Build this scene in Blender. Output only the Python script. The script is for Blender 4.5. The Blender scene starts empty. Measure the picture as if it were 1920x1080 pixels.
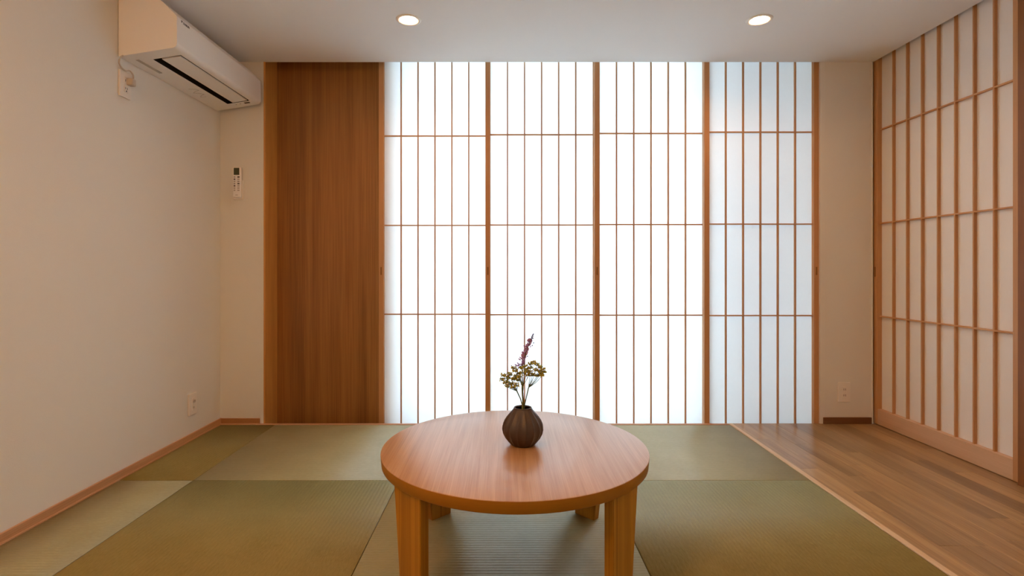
import bpy, bmesh, math, random
from mathutils import Vector, Matrix
R = random.Random(7)
scene = bpy.context.scene
COL = scene.collection
PI = math.pi

# ------------------------------------------------------------------ camera
F, H, VX, VY = 1000.0, 0.95, 945.0, 505.0      # focal length in px, eye height, vanishing point
cam_d = bpy.data.cameras.new('camera')
cam_d.sensor_width = 36.0
cam_d.lens = 36.0 * F / 1920.0
cam_d.shift_x = (960.0 - VX) / 1920.0
cam_d.shift_y = -(540.0 - VY) / 1920.0
cam_d.clip_start = 0.02
cam = bpy.data.objects.new('camera', cam_d)
COL.objects.link(cam)
cam.location = (0, 0, H)
cam.rotation_euler = (PI / 2, 0, 0)
scene.camera = cam

# ------------------------------------------------------------------ sky, exposure
world = bpy.data.worlds.new('overcast_sky')
scene.world = world
world.use_nodes = True
wb = world.node_tree.nodes['Background']
wb.inputs[0].default_value = (0.60, 0.82, 1.0, 1)
SKY = 15.2
wb.inputs[1].default_value = SKY
LAMP = 420.0                                    # radiance of the downlight lenses
LAMP_COL = (1.0, 0.52, 0.22)
vs = scene.view_settings
vs.view_transform = 'Standard'
vs.look = 'None'
vs.exposure = 0.03
vs.gamma = 1.0
vs.use_curve_mapping = False
scene.cycles.use_denoising = True
scene.cycles.max_bounces = 10
scene.cycles.diffuse_bounces = 7
scene.cycles.transmission_bounces = 6
scene.cycles.sample_clamp_indirect = 6.0
scene.cycles.caustics_reflective = False
scene.cycles.caustics_refractive = False

# ------------------------------------------------------------------ materials
def new_mat(name):
    m = bpy.data.materials.new(name)
    m.use_nodes = True
    nt = m.node_tree
    return m, nt, nt.nodes['Principled BSDF'], nt.links

def plain(name, col, rough=0.5, spec=0.5, bump=0.0, bscale=200.0, var=0.0, emit=None, estr=0.0, metal=0.0):
    m, nt, b, L = new_mat(name)
    b.inputs['Base Color'].default_value = (*col, 1)
    b.inputs['Roughness'].default_value = rough
    b.inputs['Specular IOR Level'].default_value = spec
    b.inputs['Metallic'].default_value = metal
    if emit:
        b.inputs['Emission Color'].default_value = (*emit, 1)
        b.inputs['Emission Strength'].default_value = estr
    if bump or var:
        tc = nt.nodes.new('ShaderNodeTexCoord')
        n = nt.nodes.new('ShaderNodeTexNoise')
        n.inputs['Scale'].default_value = bscale
        n.inputs['Detail'].default_value = 4
        L.new(tc.outputs['Object'], n.inputs['Vector'])
        if bump:
            bp = nt.nodes.new('ShaderNodeBump')
            bp.inputs['Strength'].default_value = bump
            bp.inputs['Distance'].default_value = 0.002
            L.new(n.outputs['Fac'], bp.inputs['Height'])
            L.new(bp.outputs['Normal'], b.inputs['Normal'])
        if var:
            mx = nt.nodes.new('ShaderNodeMix'); mx.data_type = 'RGBA'
            mx.inputs[6].default_value = (*[c * (1 - var) for c in col], 1)
            mx.inputs[7].default_value = (*[min(1, c * (1 + var)) for c in col], 1)
            L.new(n.outputs['Fac'], mx.inputs[0])
            L.new(mx.outputs[2], b.inputs['Base Color'])
    return m

def wood(name, dark, light, axis='Z', rough=0.45, fine=260.0, coarse=16.0, stretch=0.05, spec=0.4,
         per_object=0.0, knots=False, contrast=1.0, bump=0.15):
    """straight-grained wood: noise stretched along the grain axis"""
    m, nt, b, L = new_mat(name)
    N = nt.nodes.new
    tc = N('ShaderNodeTexCoord'); oi = N('ShaderNodeObjectInfo')
    off = N('ShaderNodeVectorMath'); off.operation = 'MULTIPLY_ADD'
    off.inputs[1].default_value = (7.3, 9.1, 5.7)
    comb = N('ShaderNodeCombineXYZ')
    for k in range(3): L.new(oi.outputs['Random'], comb.inputs[k])
    L.new(comb.outputs[0], off.inputs[0]); L.new(tc.outputs['Object'], off.inputs[2])
    sc = {'X': (stretch, 1, 1), 'Y': (1, stretch, 1), 'Z': (1, 1, stretch)}[axis]
    def noise(scale, s, detail=5, dist=0.0):
        mp = N('ShaderNodeMapping'); mp.inputs['Scale'].default_value = s
        n = N('ShaderNodeTexNoise'); n.inputs['Scale'].default_value = scale
        n.inputs['Detail'].default_value = detail; n.inputs['Distortion'].default_value = dist
        L.new(off.outputs[0], mp.inputs['Vector']); L.new(mp.outputs[0], n.inputs['Vector'])
        return n
    n1 = noise(fine, tuple(v if v == 1 else stretch * 0.35 for v in sc), 3)
    n2 = noise(coarse, sc, 6, 0.6)
    add = N('ShaderNodeMath'); add.operation = 'MULTIPLY_ADD'
    add.inputs[1].default_value = 0.42; 
    mul = N('ShaderNodeMath'); mul.operation = 'MULTIPLY'; mul.inputs[1].default_value = 0.58
    L.new(n2.outputs['Fac'], mul.inputs[0])
    L.new(n1.outputs['Fac'], add.inputs[0]); L.new(mul.outputs[0], add.inputs[2])
    rp = N('ShaderNodeValToRGB')
    rp.color_ramp.elements[0].position = 0.5 - 0.17 / contrast
    rp.color_ramp.elements[1].position = 0.5 + 0.17 / contrast
    rp.color_ramp.elements[0].color = (*dark, 1); rp.color_ramp.elements[1].color = (*light, 1)
    L.new(add.outputs[0], rp.inputs[0])
    out = rp.outputs[0]
    if per_object:
        hs = N('ShaderNodeHueSaturation')
        mr = N('ShaderNodeMapRange'); mr.inputs['To Min'].default_value = 1 - per_object; mr.inputs['To Max'].default_value = 1 + per_object
        L.new(oi.outputs['Random'], mr.inputs['Value']); L.new(mr.outputs[0], hs.inputs['Value']); L.new(out, hs.inputs['Color'])
        out = hs.outputs[0]
    L.new(out, b.inputs['Base Color'])
    bp = N('ShaderNodeBump'); bp.inputs['Strength'].default_value = bump; bp.inputs['Distance'].default_value = 0.001
    L.new(n1.outputs['Fac'], bp.inputs['Height']); L.new(bp.outputs['Normal'], b.inputs['Normal'])
    b.inputs['Roughness'].default_value = rough
    b.inputs['Specular IOR Level'].default_value = spec
    return m

def paper_mat(name, col, trans):
    m, nt, b, L = new_mat(name)
    nt.nodes.remove(b)
    N = nt.nodes.new
    tc = N('ShaderNodeTexCoord'); mp = N('ShaderNodeMapping'); mp.inputs['Scale'].default_value = (30, 30, 8)
    n = N('ShaderNodeTexNoise'); n.inputs['Scale'].default_value = 6; n.inputs['Detail'].default_value = 6
    L.new(tc.outputs['Object'], mp.inputs[0]); L.new(mp.outputs[0], n.inputs['Vector'])
    mx = N('ShaderNodeMix'); mx.data_type = 'RGBA'
    mx.inputs[6].default_value = (*[c * 0.97 for c in col], 1); mx.inputs[7].default_value = (*col, 1)
    L.new(n.outputs['Fac'], mx.inputs[0])
    d = N('ShaderNodeBsdfDiffuse'); t = N('ShaderNodeBsdfTranslucent'); s = N('ShaderNodeMixShader')
    L.new(mx.outputs[2], d.inputs[0]); L.new(mx.outputs[2], t.inputs[0])
    s.inputs[0].default_value = trans
    L.new(d.outputs[0], s.inputs[1]); L.new(t.outputs[0], s.inputs[2])
    L.new(s.outputs[0], nt.nodes['Material Output'].inputs[0])
    return m

def tatami_mat(name, dark, light, along):
    m, nt, b, L = new_mat(name)
    N = nt.nodes.new
    tc = N('ShaderNodeTexCoord')
    mp = N('ShaderNodeMapping'); mp.inputs['Scale'].default_value = (0.06, 1, 1) if along == 'X' else (1, 0.06, 1)
    n = N('ShaderNodeTexNoise'); n.inputs['Scale'].default_value = 900; n.inputs['Detail'].default_value = 3
    n2 = N('ShaderNodeTexNoise'); n2.inputs['Scale'].default_value = 5; n2.inputs['Detail'].default_value = 3
    L.new(tc.outputs['Object'], mp.inputs[0]); L.new(mp.outputs[0], n.inputs['Vector']); L.new(tc.outputs['Object'], n2.inputs['Vector'])
    ad = N('ShaderNodeMath'); ad.operation = 'MULTIPLY_ADD'; ad.inputs[1].default_value = 0.3
    ml = N('ShaderNodeMath'); ml.operation = 'MULTIPLY'; ml.inputs[1].default_value = 0.7
    L.new(n.outputs['Fac'], ml.inputs[0]); L.new(n2.outputs['Fac'], ad.inputs[0]); L.new(ml.outputs[0], ad.inputs[2])
    rp = N('ShaderNodeValToRGB')
    rp.color_ramp.elements[0].position = 0.33; rp.color_ramp.elements[1].position = 0.67
    rp.color_ramp.elements[0].color = (*dark, 1); rp.color_ramp.elements[1].color = (*light, 1)
    L.new(ad.outputs[0], rp.inputs[0]); L.new(rp.outputs[0], b.inputs['Base Color'])
    bp = N('ShaderNodeBump'); bp.inputs['Strength'].default_value = 0.3; bp.inputs['Distance'].default_value = 0.0006
    L.new(n.outputs['Fac'], bp.inputs['Height']); L.new(bp.outputs['Normal'], b.inputs['Normal'])
    b.inputs['Roughness'].default_value = 0.45 if along == 'X' else 0.55
    b.inputs['Specular IOR Level'].default_value = 0.5 if along == 'X' else 0.3
    return m

M = {}
M['wall'] = plain('wallpaper', (0.785, 0.765, 0.71), 0.9, 0.1, bump=0.25, bscale=420)
M['ceil'] = plain('ceiling_paper', (0.86, 0.87, 0.875), 0.9, 0.1, bump=0.15, bscale=420)
M['plastic'] = plain('white_plastic', (0.88, 0.86, 0.83), 0.35, 0.4)
M['plate'] = plain('outlet_plastic', (0.82, 0.78, 0.72), 0.4, 0.4)
M['grey_plastic'] = plain('grey_plastic', (0.42, 0.40, 0.37), 0.4, 0.4)
M['dark'] = plain('dark_void', (0.012, 0.011, 0.010), 0.7, 0.2)
M['slot'] = plain('slot_grey', (0.10, 0.09, 0.08), 0.6, 0.2)
M['lcd'] = plain('lcd_screen', (0.075, 0.085, 0.05), 0.25, 0.5)
M['print'] = plain('printed_mark', (0.06, 0.05, 0.045), 0.6, 0.2)
M['emboss'] = plain('pale_print', (0.52, 0.47, 0.41), 0.6, 0.2)
M['cord'] = plain('cord_beige', (0.55, 0.48, 0.40), 0.5, 0.3)
M['hinoki'] = wood('shoji_frame_wood', (0.46, 0.225, 0.085), (0.60, 0.32, 0.14), 'Z', 0.5, coarse=10)
M['hinoki_y'] = wood('shoji_rail_wood_depth', (0.46, 0.225, 0.085), (0.60, 0.32, 0.14), 'Y', 0.5, coarse=10)
M['hinoki_x'] = wood('shoji_rail_wood', (0.46, 0.225, 0.085), (0.60, 0.32, 0.14), 'X', 0.5, coarse=10)
M['rail_pale'] = wood('pale_rail_wood', (0.58, 0.36, 0.21), (0.70, 0.46, 0.29), 'Y', 0.5, coarse=10)
M['jamb'] = wood('jamb_wood', (0.46, 0.19, 0.035), (0.64, 0.30, 0.075), 'Z', 0.5, coarse=20)
M['panel'] = wood('panel_veneer', (0.20, 0.076, 0.015), (0.39, 0.165, 0.040), 'Z', 0.42, fine=230, coarse=11, stretch=0.03, contrast=1.15)
M['post'] = wood('post_wood', (0.19, 0.065, 0.014), (0.27, 0.10, 0.024), 'Z', 0.5, coarse=20)
M['pull'] = plain('finger_pull_shade', (0.27, 0.125, 0.045), 0.6, 0.2)
M['base_light'] = wood('baseboard_wood', (0.42, 0.20, 0.08), (0.58, 0.32, 0.15), 'Y', 0.5)
M['base_x'] = wood('baseboard_wood_x', (0.34, 0.14, 0.045), (0.46, 0.22, 0.085), 'X', 0.5)
M['base_dark'] = wood('baseboard_dark', (0.13, 0.050, 0.018), (0.20, 0.085, 0.032), 'X', 0.5)
M['border'] = wood('border_strip_wood', (0.62, 0.42, 0.24), (0.72, 0.52, 0.32), 'Y', 0.45)
M['sill'] = wood('sill_wood', (0.46, 0.24, 0.12), (0.58, 0.33, 0.18), 'X', 0.45)
M['plank'] = wood('oak_plank', (0.25, 0.140, 0.056), (0.44, 0.275, 0.125), 'Y', 0.30, fine=160, coarse=13, stretch=0.07, per_object=0.19, spec=0.5, contrast=1.3)
M['table_top'] = wood('table_top_veneer', (0.40, 0.205, 0.085), (0.54, 0.315, 0.155), 'Y', 0.30, fine=420, coarse=60, stretch=0.03, contrast=1.2, spec=0.6)
M['table_edge'] = wood('table_edge_veneer', (0.36, 0.14, 0.010), (0.43, 0.175, 0.014), 'X', 0.42, fine=120, coarse=10, contrast=0.7)
M['table_leg'] = wood('table_leg_wood', (0.31, 0.125, 0.010), (0.48, 0.225, 0.024), 'Z', 0.42, fine=150, coarse=42, stretch=0.012, contrast=1.7)
M['paper'] = paper_mat('shoji_paper', (0.93, 0.93, 0.92), 0.5)
M['paper_in'] = paper_mat('inner_shoji_paper', (0.92, 0.91, 0.90), 0.06)
M['sheer'] = paper_mat('sheer_curtain', (0.80, 0.79, 0.77), 0.13)
def mesh_mat():
    m, nt, b, L = new_mat('dimming_mesh')
    tr = nt.nodes.new('ShaderNodeBsdfTransparent'); mx = nt.nodes.new('ShaderNodeMixShader')
    b.inputs['Base Color'].default_value = (0.25, 0.26, 0.27, 1)
    mx.inputs[0].default_value = 0.47
    L.new(tr.outputs[0], mx.inputs[1]); L.new(b.outputs[0], mx.inputs[2])
    L.new(mx.outputs[0], nt.nodes['Material Output'].inputs[0])
    return m
M['dimming_mesh'] = mesh_mat()
M['tat_x'] = tatami_mat('tatami_weave_crosswise', (0.295, 0.272, 0.136), (0.425, 0.392, 0.215), 'X')  # paler base colour stands in for the sheen on crosswise ribs
M['tat_y'] = tatami_mat('tatami_weave_lengthwise', (0.20, 0.160, 0.046), (0.30, 0.245, 0.082), 'Y')  # darker base colour stands in for ribs turned out of the sheen
M['subfloor'] = plain('subfloor', (0.10, 0.085, 0.05), 0.8, 0.1)
M['vase'] = plain('brown_glaze', (0.058, 0.037, 0.030), 0.38, 0.5, bump=0.10, bscale=300, var=0.25)
M['vase_in'] = plain('vase_inside', (0.02, 0.014, 0.011), 0.6, 0.3)
M['stem'] = plain('stem_green', (0.13, 0.17, 0.075), 0.6, 0.3)
M['stem_pale'] = plain('stem_pale_green', (0.27, 0.29, 0.11), 0.6, 0.3)
M['umbel'] = plain('umbel_yellow_green', (0.50, 0.42, 0.06), 0.7, 0.2, var=0.35, bscale=160)
M['umbel_green'] = plain('umbel_green', (0.22, 0.27, 0.10), 0.7, 0.2, var=0.3, bscale=160)
M['lavender'] = plain('lavender_petals', (0.44, 0.26, 0.50), 0.7, 0.2, var=0.35, bscale=160)
M['lavender_tip'] = plain('lavender_buds', (0.16, 0.13, 0.22), 0.7, 0.2)
M['gravel'] = plain('pale_gravel', (0.55, 0.55, 0.55), 0.9, 0.1, var=0.2, bscale=30)
M['render'] = plain('outside_render', (0.6, 0.6, 0.6), 0.9, 0.1)
M['lens'] = plain('lamp_lens', (0.9, 0.9, 0.88), 0.4, 0.2, emit=LAMP_COL, estr=LAMP)
M['globe'] = plain('lamp_globe', (0.9, 0.85, 0.75), 0.4, 0.2, emit=(1.0, 0.46, 0.16), estr=105.0)
M['reflector'] = plain('lamp_reflector', (0.82, 0.78, 0.72), 0.35, 0.4)

# ------------------------------------------------------------------ mesh helpers
def obj(name, bm, mat, parent=None, loc=None, smooth=False, mats=None):
    me = bpy.data.meshes.new(name)
    bmesh.ops.recalc_face_normals(bm, faces=bm.faces[:])
    bm.to_mesh(me); bm.free()
    for mm in (mats or [mat]): me.materials.append(mm if not isinstance(mm, str) else M[mm])
    if smooth:
        for p in me.polygons: p.use_smooth = True
    o = bpy.data.objects.new(name, me)
    COL.objects.link(o)
    if parent: o.parent = parent
    if loc: o.location = loc
    return o

def box(bm, x0, x1, y0, y1, z0, z1, bev=0.0, seg=1):
    vs_ = [bm.verts.new((x, y, z)) for x in (x0, x1) for y in (y0, y1) for z in (z0, z1)]
    fs = []
    for q in ((0, 1, 3, 2), (4, 6, 7, 5), (0, 4, 5, 1), (2, 3, 7, 6), (0, 2, 6, 4), (1, 5, 7, 3)):
        fs.append(bm.faces.new([vs_[i] for i in q]))
    if bev:
        es = list({e for f in fs for e in f.edges})
        bmesh.ops.bevel(bm, geom=es, offset=bev, segments=seg, affect='EDGES', profile=0.5)
    return bm

def boxo(name, x0, x1, y0, y1, z0, z1, mat, parent=None, bev=0.0, loc=None, seg=1):
    return obj(name, box(bmesh.new(), x0, x1, y0, y1, z0, z1, bev, seg), mat, parent, loc)

def lathe(bm, prof, n=48, centre=(0, 0), rot=0.0, cap0=False, cap1=False, close=False):
    rings = []
    for r, z in prof:
        rings.append([bm.verts.new((centre[0] + r * math.cos(rot + 2 * PI * k / n), centre[1] + r * math.sin(rot + 2 * PI * k / n), z)) for k in range(n)])
    for a, b_ in zip(rings, rings[1:]):
        for k in range(n):
            bm.faces.new((a[k], a[(k + 1) % n], b_[(k + 1) % n], b_[k]))
    if cap0: bm.faces.new(rings[0][::-1])
    if cap1: bm.faces.new(rings[-1])
    if close:
        a, b_ = rings[-1], rings[0]
        for k in range(n): bm.faces.new((a[k], a[(k + 1) % n], b_[(k + 1) % n], b_[k]))
    return bm

def tube(bm, pts, rad, n=6):
    pts = [Vector(p) for p in pts]
    rr = rad if isinstance(rad, (list, tuple)) else [rad] * len(pts)
    rings = []
    up = Vector((0.31, 0.17, 0.93)).normalized()
    for i, p in enumerate(pts):
        d = (pts[min(i + 1, len(pts) - 1)] - pts[max(i - 1, 0)]).normalized()
        u = d.cross(up)
        if u.length < 1e-4: u = d.cross(Vector((1, 0, 0)))
        u.normalize(); v = d.cross(u)
        rings.append([bm.verts.new(p + (u * math.cos(2 * PI * k / n) + v * math.sin(2 * PI * k / n)) * rr[i]) for k in range(n)])
    for a, b_ in zip(rings, rings[1:]):
        for k in range(n): bm.faces.new((a[k], a[(k + 1) % n], b_[(k + 1) % n], b_[k]))
    bm.faces.new(rings[0][::-1]); bm.faces.new(rings[-1])

def extrude_poly(bm, pts, axis, a0, a1):
    """pts: list of 2-D points; axis 'Y': (x,z) extruded along y; axis 'Z': (x,y) along z"""
    def mk(p, a): return bm.verts.new((p[0], a, p[1]) if axis == 'Y' else (p[0], p[1], a))
    A = [mk(p, a0) for p in pts]; B = [mk(p, a1) for p in pts]
    bm.faces.new(A[::-1]); bm.faces.new(B)
    for k in range(len(pts)):
        j = (k + 1) % len(pts)
        bm.faces.new((A[k], A[j], B[j], B[k]))

def blob(bm, c, r, sub=1, squash=1.0):
    ret = bmesh.ops.create_icosphere(bm, subdivisions=sub, radius=r)
    for v in ret['verts']:
        v.co.z *= squash
        v.co += Vector(c)

def empty(name, loc):
    o = bpy.data.objects.new(name, None)
    o.empty_display_size = 0.05
    COL.objects.link(o); o.location = loc
    return o

def tag(o, label, cat, group=None):
    o['label'] = label; o['category'] = cat
    if group: o['group'] = group
    return o

def struct(o, label=None):
    o['kind'] = 'structure'
    if label: o['label'] = label
    return o

# ------------------------------------------------------------------ dimensions
WY = 3.284            # back wall plane
CZ = 2.226            # ceiling
XL = -1.747           # left wall
XR = 2.269            # right end of the back wall
RB = -1.7             # rear of the room, behind the camera
JX = -1.478           # left jamb of the shoji opening
JR = 1.949            # right jamb
PY = 3.455            # wooden panel plane

# ------------------------------------------------------------------ shell
struct(boxo('wall_left', XL - 0.12, XL, RB, 3.75, -0.1, 2.5, 'wall'))
bm = box(bmesh.new(), XL, JX, WY, 3.75, -0.1, 2.5, 0.0)
struct(obj('wall_back', bm, 'wall'))
bm = box(bmesh.new(), JR, XR, WY, 3.75, -0.1, 2.5, 0.0)
box(bm, XR, XR + 0.11, 3.305, 3.75, -0.1, 2.5)
struct(obj('wall_back_right', bm, 'wall'))
bm = bmesh.new()
box(bm, XR + 0.11, XR + 0.23, RB, 3.75, -0.1, 2.5)
box(bm, XR + 0.035, XR + 0.11, RB, 2.27, -0.1, 2.5)
struct(obj('wall_right', bm, 'wall'))
# rear of the room, behind the viewer: wall with an unseen curtained window added for fill light
WX0, WX1, WZ0, WZ1 = -1.30, 1.70, 0.30, 2.05
bm = bmesh.new()
box(bm, XL - 0.12, WX0, RB - 0.12, RB, -0.1, 2.5); box(bm, WX1, XR + 0.23, RB - 0.12, RB, -0.1, 2.5)
box(bm, WX0, WX1, RB - 0.12, RB, -0.1, WZ0); box(bm, WX0, WX1, RB - 0.12, RB, WZ1, 2.5)
struct(obj('wall_rear', bm, 'wall'))
w1 = struct(boxo('fill_window', WX0, WX1, RB - 0.06, RB - 0.059, WZ0, WZ1, 'sheer'))
for x_ in (WX0, (WX0 + WX1) / 2 - 0.02, WX1 - 0.04):
    boxo('window_frame', x_, x_ + 0.04, RB - 0.10, RB - 0.065, WZ0, WZ1, 'hinoki', w1)

LAMPS = [(-0.488, 2.727), (1.306, 2.727), (-0.488, 0.75), (1.306, 0.75)]
HW = 0.0452
def slab_with_holes(x0, x1, y0, y1, z0, z1, holes):
    xs = sorted({x0, x1, *[h[0] - HW for h in holes], *[h[0] + HW for h in holes]})
    ys = sorted({y0, y1, *[h[1] - HW for h in holes], *[h[1] + HW for h in holes]})
    def hole(i, j):
        cx, cy = (xs[i] + xs[i + 1]) / 2, (ys[j] + ys[j + 1]) / 2
        return any(abs(cx - h[0]) < HW and abs(cy - h[1]) < HW for h in holes)
    bm = bmesh.new()
    for z in (z0, z1):
        vv = {(i, j): bm.verts.new((x, y, z)) for i, x in enumerate(xs) for j, y in enumerate(ys)}
        for i in range(len(xs) - 1):
            for j in range(len(ys) - 1):
                if not hole(i, j):
                    q = [vv[i, j], vv[i + 1, j], vv[i + 1, j + 1], vv[i, j + 1]]
                    bm.faces.new(q if z == z1 else q[::-1])
    bm.verts.ensure_lookup_table()
    # close the rims
    half = len(bm.verts) // 2
    be = [e for e in bm.edges if len(e.link_faces) == 1 and e.verts[0].index < half and e.verts[1].index < half] if False else None
    bm.verts.index_update()
    for e in [e for e in bm.edges if len(e.link_faces) == 1]:
        a, b_ = e.verts
        if a.index < half and b_.index < half:
            bm.faces.new((a, b_, bm.verts[b_.index + half], bm.verts[a.index + half])) if True else None
            bm.verts.ensure_lookup_table()
    return bm
struct(obj('ceiling', slab_with_holes(XL, XR + 0.004, RB, WY, CZ, CZ + 0.02, LAMPS), 'ceil'))
struct(boxo('ceiling_void', XL - 0.12, XR + 0.23, RB - 0.12, WY + 0.001, CZ + 0.16, CZ + 0.2, 'ceil'))
struct(boxo('lintel', JX, JR, WY, 3.75, 2.36, 2.5, 'wall'))
struct(boxo('ceiling_slot_lip', JX, JR, WY - 0.004, WY - 0.0005, CZ + 0.021, 2.5, 'wall'))
struct(boxo('floor', XL, XR + 0.12, RB, WY, -0.10, -0.04, 'subfloor'))
struct(boxo('floor_track', JX, JR, WY + 0.001, 3.75, -0.14, -0.078, 'subfloor'))

# wooden pocket panel, jamb lining
pn = tag(boxo('wood_panel', JX, -0.74, PY, PY + 0.028, -0.077, 2.358, 'panel'),
         'wide dark brown vertical-grain wooden panel beside the shoji screens', 'wood panel')
struct(boxo('wall_pocket_back', JX, -0.70, PY + 0.032, 3.75, -0.077, 2.358, 'wall'))
struct(boxo('trim_1', JX - 0.001, JX + 0.010, WY - 0.004, PY - 0.001, -0.077, 2.358, 'jamb', bev=0.001))
struct(boxo('trim_2', JR - 0.003, JR + 0.001, WY - 0.002, 3.45, -0.077, 2.358, 'wall'))
# corner beads where the plaster turns into the openings
struct(boxo('trim_3', JX - 0.020, JX, WY - 0.0025, WY, 0, CZ, 'wall', bev=0.001))
struct(boxo('trim_4', JR, JR + 0.026, WY - 0.0025, WY, 0, CZ, 'wall', bev=0.001))
struct(boxo('trim_5', XR - 0.008, XR, WY - 0.006, WY, 0, CZ, 'wall', bev=0.001))

# sill strip and border strip
TB = 3.259            # back edge of the mats
struct(boxo('trim_6', JX - 0.02, 1.381, TB + 0.001, WY, -0.04, 0.002, 'sill', bev=0.0015))
struct(boxo('trim_7', 1.3825, 1.406, RB, WY, -0.04, 0.0025, 'border', bev=0.002))
# baseboards
bm = box(bmesh.new(), XL, XL + 0.009, RB, WY, 0.0, 0.036, 0.0015)
bl = struct(obj('baseboard_left', bm, 'base_light'))
boxo('floor_strip', XL, XL + 0.014, RB, TB, -0.04, 0.006, 'base_light', bl, bev=0.0015)
bb = struct(boxo('baseboard_back', XL + 0.009, JX - 0.024, WY - 0.009, WY, 0.0, 0.034, 'base_x', bev=0.0015))
boxo('floor_strip', XL, JX - 0.02, TB + 0.001, WY, -0.04, 0.004, 'sill', bb, bev=0.0015)
struct(boxo('baseboard_right', JR + 0.014, XR - 0.010, WY - 0.010, WY, 0.0, 0.040, 'base_dark', bev=0.0015))

# unseen grey sheet added outside to dim the rightmost shoji
w2 = struct(boxo('dimming_screen', 1.25, JR - 0.004, 3.520, 3.521, -0.07, 2.355, 'dimming_mesh'))
# outside: ground, plus unseen overhang and side walls added to shade the shoji
struct(boxo('ground', -14, 14, 3.76, 22, -0.5, -0.35, 'gravel'))
struct(boxo('eave', -3.2, 3.6, 3.75, 4.55, 2.50, 2.62, 'render'))
struct(boxo('shading_wall_left', -1.05, -0.92, 3.75, 4.15, -0.35, 2.5, 'render'))
struct(boxo('shading_wall_right', 2.00, 2.15, 3.75, 5.6, -0.35, 2.5, 'render'))

# ------------------------------------------------------------------ tatami mats
def ribbed(w, d, along, pitch=0.0155, amp=0.0009):
    bm = bmesh.new()
    L_ = d if along == 'X' else w           # ribs run along X -> profile along Y
    n = max(2, round(L_ / pitch)) * 4
    rows = []
    for k in range(n + 1):
        t = k / n * L_
        z = -amp * (0.5 - 0.5 * math.cos(2 * PI * k / 4.0)) if 0 < k < n else -amp * 1.2
        if along == 'X': rows.append((bm.verts.new((0, t, z)), bm.verts.new((w, t, z))))
        else: rows.append((bm.verts.new((t, 0, z)), bm.verts.new((t, d, z))))
    for a, b_ in zip(rows, rows[1:]): bm.faces.new((a[0], a[1], b_[1], b_[0]))
    for f in bm.faces: f.smooth = True
    # sides and underside
    lo = -0.038
    def low(v): return bm.verts.new((v.co.x, v.co.y, lo))
    lows = [(low(a), low(b_)) for a, b_ in rows]
    for k in range(n):
        bm.faces.new((rows[k][0], rows[k + 1][0], lows[k + 1][0], lows[k][0]))
        bm.faces.new((rows[k][1], lows[k][1], lows[k + 1][1], rows[k + 1][1]))
    bm.faces.new((rows[0][0], lows[0][0], lows[0][1], rows[0][1]))
    bm.faces.new((rows[-1][0], rows[-1][1], lows[-1][1], lows[-1][0]))
    bm.faces.new((lows[0][0], lows[-1][0], lows[-1][1], lows[0][1]))
    return bm

xs = [XL + 0.0145, -1.400, -0.473, 0.454, 1.381]
ys = [TB, 2.402, 1.545, 0.688, -0.169, -1.026, RB]
labels = {
    (0, 0): 'narrow dark olive tatami mat in the far left corner by the baseboard',
    (0, 1): 'paler olive tatami mat in front of the dark wooden panel',
    (0, 2): 'tatami mat by the shoji screens, mostly hidden behind the round table',
    (0, 3): 'pale green tatami mat between shoji screens and wooden planks, far right',
    (1, 0): 'narrow pale tatami mat along the left wall at the picture edge',
    (1, 1): 'large dark olive tatami mat left of the round table',
    (1, 2): 'grey-green tatami mat with crosswise ribs under the round table',
    (1, 3): 'large dark olive tatami mat right of the round table',
}
tat_floor = struct(boxo('floor_near', XL, 1.381, RB, 1.540, -0.04, -0.012, 'subfloor'))
for j in range(6):
    for i in range(4):
        g = 0.0014
        x0, x1, y1, y0 = xs[i] + g, xs[i + 1] - g, ys[j] - g, ys[j + 1] + g
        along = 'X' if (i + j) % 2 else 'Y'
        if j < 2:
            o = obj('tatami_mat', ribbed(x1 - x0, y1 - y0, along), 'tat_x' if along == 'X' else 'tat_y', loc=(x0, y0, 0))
            tag(o, labels[(j, i)], 'tatami mat', 'tatami mats on the floor')
        else:
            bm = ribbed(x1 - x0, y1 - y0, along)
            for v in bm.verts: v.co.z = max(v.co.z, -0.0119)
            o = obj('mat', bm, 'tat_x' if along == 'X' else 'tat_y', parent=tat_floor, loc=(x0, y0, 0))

# ------------------------------------------------------------------ wooden planks
wood_floor = struct(boxo('floor_boards', 1.407, XR + 0.10, RB, WY + 0.005, -0.0395, -0.014, 'subfloor'))
PW = 0.0875
x = 1.4065; col = 0
while x < XR + 0.02:
    x1 = min(x + PW, XR + 0.03)
    y = WY + 0.006 - R.random() * 0.0
    first = True
    while y > 0.6:
        ln = R.choice([0.45, 0.62, 0.80, 0.9]) if not first else R.uniform(0.2, 0.85)
        first = False
        y0 = max(y - ln, 0.4)
        boxo('plank', x + 0.0003, x1 - 0.0003, y0 + 0.0004, y - 0.0004, -0.0139, R.uniform(-0.0002, 0.0002), 'plank', wood_floor, bev=0.0005)
        y = y0
    boxo('plank', x + 0.0003, x1 - 0.0003, RB, y - 0.0004, -0.0139, 0, 'plank', wood_floor, bev=0.0005)
    x = x1; col += 1

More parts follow.
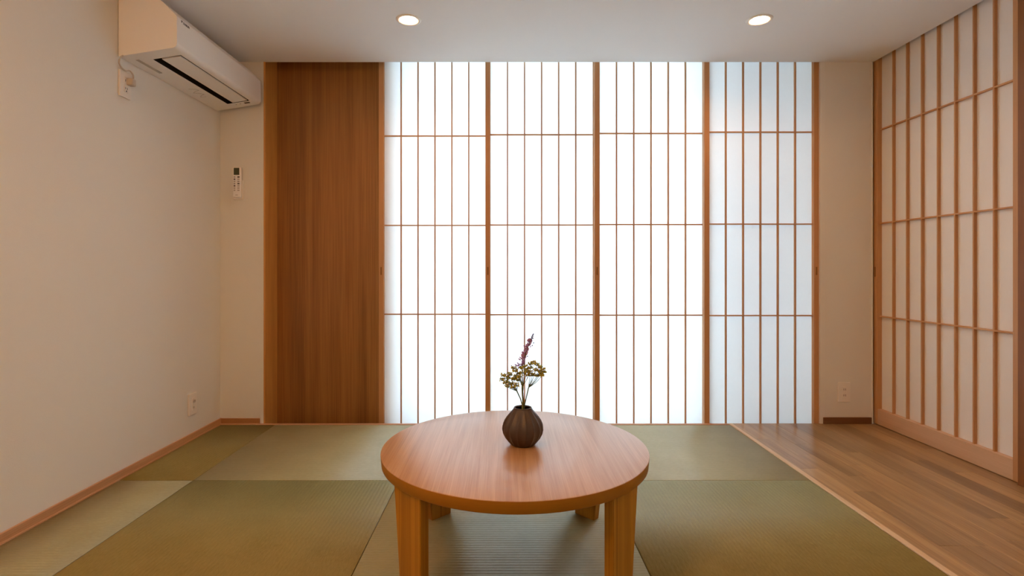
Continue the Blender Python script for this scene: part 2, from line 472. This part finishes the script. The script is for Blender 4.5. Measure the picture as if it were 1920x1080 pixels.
# ------------------------------------------------------------------ shoji screens
BARS_Z = (1.802, 1.2307, 0.6627)
PTOP, PBOT = 2.358, -0.077
SW, SD = 0.0315, 0.030            # stile width, frame depth
KW, KD = 0.0078, 0.0150           # lattice bar width, depth
def shoji(left, front, width, pull_side, label):
    t = empty('shoji_screen', (left, front, 0))
    tag(t, label, 'sliding screen', 'backlit shoji screens along the far wall')
    k0 = 0.011                    # lattice face behind the stile face
    for x0 in (0, width - SW):
        o = boxo('stile', x0, x0 + SW, 0, SD, PBOT, PTOP, 'hinoki', t, bev=0.0012)
        if (x0 == 0) == (pull_side == 'L'):
            cx = x0 + SW / 2
            bm = box(bmesh.new(), cx - 0.005, cx + 0.005, -0.0008, 0.004, 0.915, 0.965, 0.0006)
            pu = obj('finger_pull', bm, 'pull', o)
    boxo('top_rail', SW, width - SW, 0.012, SD, 2.302, PTOP, 'hinoki_x', t)
    boxo('bottom_rail', SW, width - SW, 0.012, SD, PBOT, -0.046, 'hinoki_x', t)
    inner = width - 2 * SW
    for k in range(1, 6):
        cx = SW + inner * k / 6
        boxo('lattice_bar', cx - KW / 2, cx + KW / 2, k0, k0 + KD, -0.046, 2.302, 'hinoki', t, bev=0.0005)
    for z in BARS_Z:
        boxo('cross_bar', SW, width - SW, k0 + 0.001, k0 + KD - 0.001, z - KW / 2, z + KW / 2, 'hinoki_x', t, bev=0.0005)
    boxo('paper', SW - 0.002, width - SW + 0.002, k0 + KD, k0 + KD + 0.0006, -0.06, 2.33, 'paper', t)
    return t
shoji(-0.797, 3.392, 0.7115, 'L', 'bright shoji screen next to the dark wooden panel, leftmost of four')
shoji(-0.1176, 3.360, 0.7115, 'L', 'bright shoji screen directly behind the flower vase, second from the wooden panel')
shoji(0.566, 3.328, 0.7115, 'L', 'bright shoji screen right of the flower vase, second from the right wall piece')
shoji(1.2385, 3.296, 0.7090, 'R', 'bluish-white shoji screen standing where the wooden planks begin, rightmost of the bright four')

# the inner screen on the right, along the plank floor
t = empty('inner_shoji_screen', (2.278, 2.355, 0))
tag(t, 'large unlit beige shoji door with tall bottom rail along the plank floor', 'sliding screen')
W = 0.937
for y0 in (0, W - 0.036):
    o = boxo('stile', 0, SD + 0.006, y0, y0 + 0.034, 0.004, PTOP, 'hinoki', t, bev=0.0015)
    if y0 > 0:
        boxo('finger_pull', -0.0008, 0.004, y0 + 0.012, y0 + 0.023, 0.905, 0.965, 'pull', o)
boxo('bottom_rail', 0.002, SD + 0.004, 0.034, W - 0.036, 0.004, 0.098, 'rail_pale', t, bev=0.0015)
boxo('top_rail', 0.014, SD + 0.004, 0.034, W - 0.036, 2.302, PTOP, 'hinoki_y', t)
for k in range(7):
    cy = 0.142 + 0.108 * k - 0.004
    boxo('lattice_bar', 0.0135, 0.0290, cy, cy + 0.008, 0.098, 2.302, 'hinoki', t, bev=0.0005)
for z in BARS_Z:
    boxo('cross_bar', 0.0140, 0.0285, 0.034, W - 0.036, z - 0.004, z + 0.004, 'hinoki_y', t, bev=0.0005)
boxo('paper', 0.0290, 0.0298, 0.03, W - 0.03, 0.09, 2.33, 'paper_in', t)
struct(boxo('trim_8', 2.262, XR + 0.11, 2.262, 2.350, -0.014, 2.35, 'post', bev=0.002))
struct(boxo('trim_9', 2.330, 2.335, 2.35, 3.30, 0, 0.003, 'border'))

# ------------------------------------------------------------------ ceiling downlights
def downlight(x, y, label):
    t = empty('downlight', (x, y, CZ))
    tag(t, label, 'ceiling light', 'recessed ceiling downlights')
    bm = lathe(bmesh.new(), [(0.0445, 0.004), (0.0452, -0.003), (0.0560, -0.0055), (0.0625, -0.003), (0.0640, 0.0)], 48)
    obj('trim_ring', bm, 'plate', t, smooth=True)
    bm = lathe(bmesh.new(), [(0.0450, 0.002), (0.0400, 0.014), (0.0360, 0.020)], 48)
    obj('reflector', bm, 'reflector', t, smooth=True)
    bm = lathe(bmesh.new(), [(0.0372, 0.0195), (0.0355, 0.0180), (0.020, 0.0165), (0.0015, 0.016)], 48, cap1=True)
    bm2 = obj('lens', bm, 'lens', t, smooth=True)
    bm = lathe(bmesh.new(), [(0.046, 0.0205), (0.046, 0.09), (0.001, 0.09)], 32)
    obj('housing', bm, 'grey_plastic', t)
downlight(*LAMPS[0], 'round glowing downlight in the ceiling left of the vase, above shoji')
downlight(*LAMPS[1], 'round glowing downlight in the ceiling on the right, above shoji')
downlight(*LAMPS[2], 'round downlight in the ceiling near the viewer, left one out of view')
downlight(*LAMPS[3], 'round downlight in the ceiling near the viewer, right one out of view')

# unseen globe lamp added for warm light on the left wall, behind the viewer's left shoulder
t = empty('added_lamp', (-1.05, 0.25, CZ + 0.0))
tag(t, 'added warm globe lamp hanging from the ceiling behind the viewer, out of view', 'pendant lamp')
obj('canopy', lathe(bmesh.new(), [(0.0005, -0.022), (0.03, -0.022), (0.05, -0.004), (0.05, 0.0)], 32), 'plate', t, smooth=True)
bm = bmesh.new(); tube(bm, [(0, 0, -0.02), (0, 0, -0.16)], 0.003, 8); obj('cord', bm, 'slot', t)
bm = bmesh.new(); blob(bm, (0, 0, -0.24), 0.085, 3); obj('globe', bm, 'globe', t, smooth=True)

# ------------------------------------------------------------------ air conditioner
AY0, AY1 = 2.413, 3.245
ac = empty('air_conditioner', (XL, AY0, 1.90))
tag(ac, 'white wall-mounted air conditioner high on the left wall, flap slightly open', 'air conditioner')
def W2(x, z): return (x - XL, z - 1.90)
AL = AY1 - AY0
def arc(cx, cz, r, a0, a1, n=6):
    return [(cx + r * math.cos(math.radians(a0 + (a1 - a0) * k / n)), cz + r * math.sin(math.radians(a0 + (a1 - a0) * k / n))) for k in range(n + 1)]
prof_top = [(0.266, 0.195)] + [(0.258, 0.206), (0.20, 0.262)] + [(0.19, 0.270), (0.003, 0.280)]
front_low = arc(0.243, 0.077, 0.025, -81, 0, 8)
def bottom_z(s): return 0.013 + 0.157 * s
full = [(0.003, bottom_z(0.003))] + front_low + prof_top
V0, V1 = 0.106, 0.238
notch = [(0.003, bottom_z(0.003)), (V0, bottom_z(V0)), (V0 + 0.02, 0.11), (V1 - 0.02, 0.11), (V1, bottom_z(V1))] + front_low + prof_top
v0, v1 = 2.49 - AY0, 3.165 - AY0
bm = bmesh.new()
extrude_poly(bm, full, 'Y', 0, v0); extrude_poly(bm, notch, 'Y', v0, v1); extrude_poly(bm, full, 'Y', v1, AL)
obj('casing', bm, 'plastic', ac)
# dark air outlet liner
bm = bmesh.new()
a = [(V0, bottom_z(V0) + 0.0015), (V0 + 0.019, 0.108), (V1 - 0.019, 0.108), (V1, bottom_z(V1) + 0.0015)]
for k in range(3):
    p, q = a[k], a[k + 1]
    bm.faces.new([bm.verts.new((c[0] + (0.0006 if k == 0 else -0.0006 if k == 2 else 0), y, c[1] - (0.0006 if k == 1 else 0))) for c, y in ((p, v0 + 0.001), (q, v0 + 0.001), (q, v1 - 0.001), (p, v1 - 0.001))])
for y in (v0 + 0.0008, v1 - 0.0008):
    bm.faces.new([bm.verts.new((c[0], y, c[1])) for c in a])
obj('air_outlet', bm, 'dark', ac)
# flap, hinged at the front, leaving a slit behind
bm = bmesh.new()
fa, fb = V0 + 0.038, V1 - 0.009
extrude_poly(bm, [(fa, bottom_z(fa) - 0.001), (fb, bottom_z(fb) - 0.001), (fb, bottom_z(fb) + 0.004), (fa, bottom_z(fa) + 0.006)], 'Y', v0 + 0.010, v1 - 0.014)
obj('flap', bm, 'plastic', ac)
# small display, sensor dots, sticker and embossed mark on the underside
def under(name, s0, s1, y0, y1, mat, d=0.0012):
    bm = bmesh.new()
    extrude_poly(bm, [(s0, bottom_z(s0) - d), (s1, bottom_z(s1) - d), (s1, bottom_z(s1) + 0.001), (s0, bottom_z(s0) + 0.001)], 'Y', y0 - AY0, y1 - AY0)
    return obj(name, bm, mat, ac)
under('display', 0.196, 0.226, 3.180, 3.197, 'slot')
under('indicator', 0.168, 0.174, 3.185, 3.192, 'emboss'); under('indicator', 0.142, 0.148, 3.187, 3.194, 'emboss')
st = under('sticker', 0.042, 0.056, 2.470, 2.640, 'emboss')
bm = bmesh.new()
extrude_poly(bm, [(0.046, bottom_z(0.046) - 0.002), (0.056, bottom_z(0.056) - 0.002), (0.056, bottom_z(0.056) + 0.001), (0.046, bottom_z(0.046) + 0.001)], 'Y', 2.605 - AY0, 2.638 - AY0)
o = obj('sticker_mark', bm, 'grey_plastic', st)
bm = bmesh.new()
px = [(0.05, 2.87), (0.075, 2.885), (0.085, 2.905), (0.06, 2.915), (0.04, 2.93), (0.062, 2.95), (0.078, 2.97), (0.05, 2.985), (0.04, 3.0), (0.066, 3.01)]
tube(bm, [(s, y - AY0, bottom_z(s) - 0.0003) for s, y in px], 0.0012, 5)
obj('embossed_mark', bm, 'emboss', ac)
# lettering at the top of the front
def text_mesh(txt, size):
    cu = bpy.data.curves.new('lettering', 'FONT')
    cu.body = txt; cu.size = size; cu.extrude = 0.0004; cu.resolution_u = 2
    to = bpy.data.objects.new('lettering', cu); COL.objects.link(to)
    dg = bpy.context.evaluated_depsgraph_get()
    me = bpy.data.meshes.new_from_object(to.evaluated_get(dg))
    bpy.data.objects.remove(to); bpy.data.curves.remove(cu)
    return me
me = text_mesh('DAIKIN', 0.0145)
me.materials.clear(); me.materials.append(M['print'])
lt = bpy.data.objects.new('lettering', me); COL.objects.link(lt); lt.parent = ac
lt.matrix_local = Matrix(((0, 0, 1, 0.2684), (1, 0, 0, 2.459 - AY0), (0, 1, 0, 0.1795), (0, 0, 0, 1)))
bm = bmesh.new()
bm.faces.new([bm.verts.new(p) for p in ((0.2690, 2.440 - AY0, 0.190), (0.2690, 2.453 - AY0, 0.190), (0.2690, 2.4465 - AY0, 0.1795))])
obj('brand_mark', bm, 'print', ac)
# mounting plate edge at the wall
boxo('back_plate', 0.0, 0.004, 0.010, AL - 0.01, 0.02, 0.27, 'slot', ac)
# power cord and plug
bm = bmesh.new()
pc = [(0.022, 0.004, 0.020), (0.020, -0.012, 0.004), (0.014, -0.012, -0.018), (0.012, 0.006, -0.034), (0.014, 0.028, -0.040), (0.020, 0.050, -0.034), (0.030, 0.058, -0.052), (0.034, 0.052, -0.072)]
pts = []
for k in range(len(pc) - 1):
    p0, p1, p2, p3 = [Vector(pc[max(0, min(len(pc) - 1, k + d))]) for d in (-1, 0, 1, 2)]
    for s in range(5):
        u = s / 5
        pts.append(0.5 * ((2 * p1) + (p2 - p0) * u + (2 * p0 - 5 * p1 + 4 * p2 - p3) * u * u + (3 * p1 - p0 - 3 * p2 + p3) * u ** 3))
pts.append(Vector(pc[-1]))
tube(bm, pts, 0.0036, 8)
cord = obj('power_cord', bm, 'cord', ac, smooth=True)
bm = box(bmesh.new(), 0.010, 0.040, 0.036, 0.066, -0.104, -0.070, 0.006, 2)
obj('plug', bm, 'cord', cord, smooth=False)

# ------------------------------------------------------------------ outlets
def outlet(loc, rotz, label, kind):
    t = empty('wall_outlet', loc); t.rotation_euler = (0, 0, rotz)
    tag(t, label, 'outlet', 'wall outlets')
    # local: plate in XZ, facing -Y
    obj('cover_plate', box(bmesh.new(), -0.036, 0.036, -0.010, 0, -0.06, 0.06, 0.002, 2), 'plate', t)
    ins = obj('insert', box(bmesh.new(), -0.0125, 0.0125, -0.0125, -0.004, -0.036, 0.036, 0.0012, 1), 'plate', t)
    if kind == 'duplex':
        for z in (-0.018, 0.018):
            for s in (-1, 1):
                boxo('slot', s * 0.0055 - 0.0012, s * 0.0055 + 0.0012, -0.0131, -0.0115, z - 0.006, z + 0.006, 'slot', ins)
    elif kind == 'jack':
        pass
        bm = lathe(bmesh.new(), [(0.009, 0), (0.009, 0.006), (0.005, 0.006), (0.005, 0.0)], 20)
        for v in bm.verts: v.co = Vector((v.co.x, -0.0125 - v.co.z, v.co.y + 0.016))
        obj('jack', bm, 'emboss', ins)
        boxo('slot', -0.006, 0.006, -0.0131, -0.0115, -0.025, -0.014, 'emboss', ins)
    else:
        for z in (-0.018, 0.018):
            for s in (-1, 1):
                boxo('slot', s * 0.0055 - 0.0012, s * 0.0055 + 0.0012, -0.0131, -0.0115, z - 0.005, z + 0.005, 'slot', ins)
        bm = lathe(bmesh.new(), [(0.0035, 0.0), (0.0035, 0.002)], 12, cap0=True, cap1=True)
        for v in bm.verts: v.co = Vector((v.co.x, -0.0129 + v.co.z * 0.2, v.co.y - 0.030))
        obj('earth_terminal', bm, 'dark', ins)
    return t
outlet((2.090, WY, 0.195), 0, 'white double wall outlet near the floor beside the unlit shoji door', 'duplex')
outlet((XL, 2.982, 0.198), -PI / 2 if False else PI / 2, 'white antenna socket plate near the floor on the left wall', 'jack')
outlet((XL, 2.450, 1.798), PI / 2, 'white power outlet plate below the air conditioner, plug inserted', 'earth')

# ------------------------------------------------------------------ remote control
t = empty('remote_control', (-1.632, WY, 1.482))
tag(t, 'slim white remote control in a holder on the wall left of the wooden panel', 'remote control')
obj('holder', box(bmesh.new(), -0.031, 0.031, -0.012, 0, -0.105, 0.015, 0.004, 2), 'plate', t)
rb = obj('body', box(bmesh.new(), -0.0255, 0.0255, -0.026, -0.0125, -0.092, 0.094, 0.004, 2), 'plastic', t)
boxo('screen', -0.019, 0.015, -0.0268, -0.025, 0.045, 0.088, 'lcd', rb, bev=0.0005)
for r_ in range(7):
    for c_, w in ((-0.014, 0.010), (0.010, 0.013)):
        z = 0.032 - r_ * 0.0135
        boxo('button', c_ - w / 2, c_ + w / 2, -0.0275, -0.0255, z - 0.004, z + 0.004, ('grey_plastic', 'slot', 'emboss')[(r_ + (c_ > 0)) % 3 if r_ < 5 else 2], rb, bev=0.0007)
boxo('brand_mark', -0.009, 0.006, -0.0264, -0.0255, -0.080, -0.076, 'emboss', rb)

# ------------------------------------------------------------------ round low table
ZT, TR, TT = 0.367, 0.4337, 0.036
TC = (0.0345, 1.773)
t = empty('round_table', (TC[0], TC[1], 0))
tag(t, 'round low wooden table with four slab legs on the tatami', 'table')
bm = lathe(bmesh.new(), [(0.0005, ZT), (0.2, ZT), (TR - 0.0015, ZT), (TR - 0.0004, ZT - 0.0004), (TR, ZT - 0.0015)], 128)
top = obj('table_top', bm, 'table_top', t, smooth=True)
bm = lathe(bmesh.new(), [(TR, ZT - 0.0015), (TR - 0.003, ZT - TT + 0.003), (TR - 0.006, ZT - TT), (0.0005, ZT - TT)], 128)
obj('edge_band', bm, 'table_edge', top, smooth=True)
def leg(ang, flip):
    # local frame: radial n, tangential u; taper at the outer end
    n = Vector((math.cos(ang), math.sin(ang), 0)); u = Vector((-n.y, n.x, 0)) * flip
    r0, th = 0.386, 0.030
    bm = bmesh.new()
    vv = []
    for z, ua, ub in ((0.0, -0.045, 0.046), (ZT - TT + 0.001, -0.045, 0.086)):
        for rr in (r0, r0 + th):
            for uu in (ua, ub):
                k = min(rr, math.sqrt(max(0.0, (TR - 0.012) ** 2 - uu * uu)))
                vv.append(bm.verts.new(n * k + u * uu + Vector((0, 0, z))))
    for q in ((0, 1, 3, 2), (4, 6, 7, 5), (0, 4, 5, 1), (2, 3, 7, 6), (0, 2, 6, 4), (1, 5, 7, 3)):
        bm.faces.new([vv[i] for i in q])
    bmesh.ops.bevel(bm, geom=bm.edges[:], offset=0.002, segments=2, affect='EDGES')
    return obj('leg', bm, 'table_leg', t)
for ang in (45, 135, 225, 315):
    # u must point away from the table's middle line (to larger |x|)
    a_ = math.radians(ang)
    ux = -math.sin(a_)
    leg(a_, 1 if ux * math.cos(a_) > 0 else -1)

# ------------------------------------------------------------------ vase
VC = (0.0625, 1.776)
v = empty('flower_vase', (VC[0], VC[1], ZT))
tag(v, 'squat dark brown fluted ceramic vase standing on the round table', 'vase')
prof = [(0.0, 0.0015), (0.035, 0.0), (0.0405, 0.002), (0.0480, 0.009), (0.0600, 0.0235), (0.0680, 0.0385), (0.0715, 0.053), (0.0700, 0.066), (0.0645, 0.079), (0.0555, 0.092), (0.0440, 0.105), (0.0345, 0.1155), (0.0300, 0.1210)]
def vase_mesh():
    bm = bmesh.new()
    n, fl = 192, 16
    rings = []
    # refine the profile
    fine = []
    for (r0, z0), (r1, z1) in zip(prof, prof[1:]):
        for s in range(3): fine.append((r0 + (r1 - r0) * s / 3, z0 + (z1 - z0) * s / 3))
    fine.append(prof[-1])
    for r, z in fine:
        d = 0.100 * min(1, max(0, (r - 0.030) / 0.02))
        ring = []
        for k in range(n):
            th = 2 * PI * k / n
            c = abs(math.sin(fl / 2 * (th - 0.12)))
            rr = r * (1 - d * (c ** 0.5)) if r > 0 else 0.0004
            ring.append(bm.verts.new((rr * math.cos(th), rr * math.sin(th), z)))
        rings.append(ring)
    for a, b_ in zip(rings, rings[1:]):
        for k in range(n): bm.faces.new((a[k], a[(k + 1) % n], b_[(k + 1) % n], b_[k]))
    return bm
obj('body', vase_mesh(), 'vase', v, smooth=True)
obj('rim', lathe(bmesh.new(), [(0.0300, 0.1222), (0.0295, 0.1240), (0.0278, 0.1245), (0.0262, 0.1235), (0.0258, 0.1200)], 64), 'vase', v, smooth=True)
obj('inside', lathe(bmesh.new(), [(0.0260, 0.1215), (0.034, 0.110), (0.050, 0.090), (0.055, 0.06), (0.045, 0.03), (0.0005, 0.010)], 48), 'vase_in', v, smooth=True)

# ------------------------------------------------------------------ flowers (pixel -> point on the vase's upright plane)
def P(px, py, dy=0.0):
    Y = VC[1] + dy
    return Vector(((px - VX) / F * Y, Y, H - (py - VY) / F * Y))
FR = random.Random(11)
def rnd(s): return Vector((FR.uniform(-s, s), FR.uniform(-s, s), FR.uniform(-s, s)))
ROOT = Vector((VC[0], VC[1], ZT + 0.03))

def bend(a, b_, c, n=8):
    return [a * (1 - u) ** 2 + b_ * 2 * u * (1 - u) + c * u * u for u in [k / n for k in range(n + 1)]]

# lavender sprig
root = ROOT.copy()
t = empty('lavender_sprig', root)
tag(t, 'tall leaning purple lavender sprig rising above the other flowers in the vase', 'flower')
sb = [P(981, 760), P(979.5, 735, -0.004), P(978, 700)]
bm = bmesh.new()
tube(bm, [p - root for p in [ROOT + Vector((0.004, 0, 0)), P(982, 762)] + bend(P(982, 755), P(979, 720), P(979, 690)) + [P(984, 668), P(992, 645), P(999, 628)]], [0.0016] * 11 + [0.0014, 0.0011, 0.0007], 6)
obj('stem', bm, 'stem', t, smooth=True)
axis_pts = [P(975, 688), P(979, 677), P(983, 666), P(987.5, 655), P(992, 645), P(996, 635), P(1000, 627)]
bm = bmesh.new(); bm_tip = bmesh.new()
for k in range(120):
    u = k / 119 * 0.80
    f = u * (len(axis_pts) - 1); i = min(int(f), len(axis_pts) - 2)
    c = axis_pts[i].lerp(axis_pts[i + 1], f - i)
    w = 0.0155 * (1 - 0.45 * u / 0.8) * (0.45 + 0.55 * abs(math.cos(u * 17)))
    th = FR.uniform(0, 2 * PI)
    d = Vector((math.cos(th), math.sin(th), FR.uniform(0.0, 0.7))) * w * FR.uniform(0.45, 1.0)
    r_ = FR.uniform(0.0024, 0.0042)
    s0 = len(bm.verts)
    blob(bm, (0, 0, 0), r_, 1, 1.0)
    bm.verts.ensure_lookup_table()
    q = Vector((0, 0, 1)).rotation_difference((d + Vector((0, 0, 0.004))).normalized()).to_matrix()
    for vtx in bm.verts[s0:]:
        vtx.co = q @ Vector((vtx.co.x * 0.7, vtx.co.y * 0.7, vtx.co.z * 1.5)) + (c + d - root)
for k in range(22):
    u = 0.74 + k / 21 * 0.26
    f = u * (len(axis_pts) - 1); i = min(int(f), len(axis_pts) - 2)
    c = axis_pts[i].lerp(axis_pts[i + 1], f - i)
    w = 0.0075 * (1.05 - u) / 0.3
    blob(bm_tip, c - root + rnd(w), FR.uniform(0.0014, 0.0022), 1, 1.5)
for (qx, qy) in ((1000.5, 643), (998, 648), (989, 668), (974, 684), (972, 690)):
    blob(bm_tip, P(qx, qy, FR.uniform(-0.006, 0.006)) - root, 0.0022, 1, 1.2)
o = obj('petals', bm, 'lavender', t, smooth=True); o['kind'] = 'stuff'
o = obj('buds', bm_tip, 'lavender_tip', t, smooth=True); o['kind'] = 'stuff'

def umbel(name, label, stem_pts, hub, heads, spread, stem_mat='stem', seed=1, n_flo=34):
    rr = random.Random(seed)
    t = empty(name, root)
    tag(t, label, 'flower', 'umbel flowers in the vase')
    bm = bmesh.new()
    tube(bm, [p - root for p in stem_pts + [hub]], [0.0018] * len(stem_pts) + [0.0022], 6)
    obj('stem', bm, stem_mat, t, smooth=True)
    bm = bmesh.new(); bf = bmesh.new(); bg = bmesh.new()
    for hd in heads:
        mid = hub.lerp(hd, 0.55) + Vector(((hd.x - hub.x) * 0.22, (hd.y - hub.y) * 0.22, -0.003))
        pts = bend(hub, mid, hd, 5)
        tube(bm, [p - root for p in pts], [0.0010, 0.0009, 0.0008, 0.0007, 0.0007, 0.0006], 5)
        dirv = (hd - hub).normalized()
        for k in range(n_flo):
            off = Vector((rr.uniform(-1, 1), rr.uniform(-1, 1), rr.uniform(-0.45, 0.75))) * spread * 1.2
            p = hd + off
            tube(bm, [hd - dirv * 0.004 - root, p - root], [0.00045, 0.0004], 4)
            target = bf if rr.random() < 0.68 else bg
            s0 = len(target.verts)
            blob(target, p - root, rr.uniform(0.0017, 0.0030), 1, 0.75)
    o = obj('rays', bm, 'stem', t, smooth=True); o['kind'] = 'stuff'
    o = obj('florets', bf, 'umbel', t, smooth=True); o['kind'] = 'stuff'
    o = obj('green_florets', bg, 'umbel_green', t, smooth=True); o['kind'] = 'stuff'
    return t

rg = random.Random(5)
def heads(px_list, d=0.018):
    return [P(a, b_, rg.uniform(-d, d)) for a, b_ in px_list]
umbel('umbel_flower', 'yellow-green umbel flower spreading to the left in the vase',
      [ROOT + Vector((-0.004, 0.002, 0)), P(979, 759), P(976, 748)], P(969, 733),
      heads([(944, 704), (948, 717), (953, 709), (958, 719), (964, 711), (956, 702), (968, 722), (951, 724), (972, 712), (962, 726), (942, 712)]), 0.0072, seed=3)
umbel('umbel_flower', 'yellow umbel flower standing upright in the middle of the vase',
      [ROOT + Vector((0.002, -0.004, 0)), P(980, 758, -0.006), P(980, 740, -0.006)], P(981, 722, -0.006),
      heads([(966, 695), (972, 700), (978, 690), (984, 687), (988, 693), (975, 706), (990, 703), (982, 698), (968, 706), (964, 690), (993, 697)]), 0.0075, 'stem_pale', seed=8)
umbel('umbel_flower', 'yellow-green umbel flower spreading to the right in the vase',
      [ROOT + Vector((0.004, 0.003, 0)), P(983.5, 759), P(987, 745)], P(991, 727),
      heads([(995, 682), (1001, 680), (1007, 684), (1013, 688), (1018, 692), (1020, 698), (1012, 697), (1004, 694), (999, 703), (1008, 704), (1016, 703), (994, 690)]), 0.0065, seed=21)
# thin grassy stalk between the umbels
t = empty('grass_stalk', root)
tag(t, 'thin pale green grass stalk between the umbel stems in the vase', 'stalk')
bm = bmesh.new()
tube(bm, [p - root for p in [ROOT, P(981.5, 760, -0.010), P(980, 744, -0.012), P(979, 728, -0.012), P(978.5, 712, -0.012)]], [0.0014, 0.0016, 0.0026, 0.0024, 0.0006], 6)
obj('stem', bm, 'stem', t, smooth=True)
bm = bmesh.new()
for k in range(16):
    u = k / 15
    p = P(980.5 - 2 * u, 745 - 30 * u, -0.012) - root
    blob(bm, p + rnd(0.003), 0.002, 1, 1.6)
o = obj('seeds', bm, 'umbel_green', t, smooth=True); o['kind'] = 'stuff'
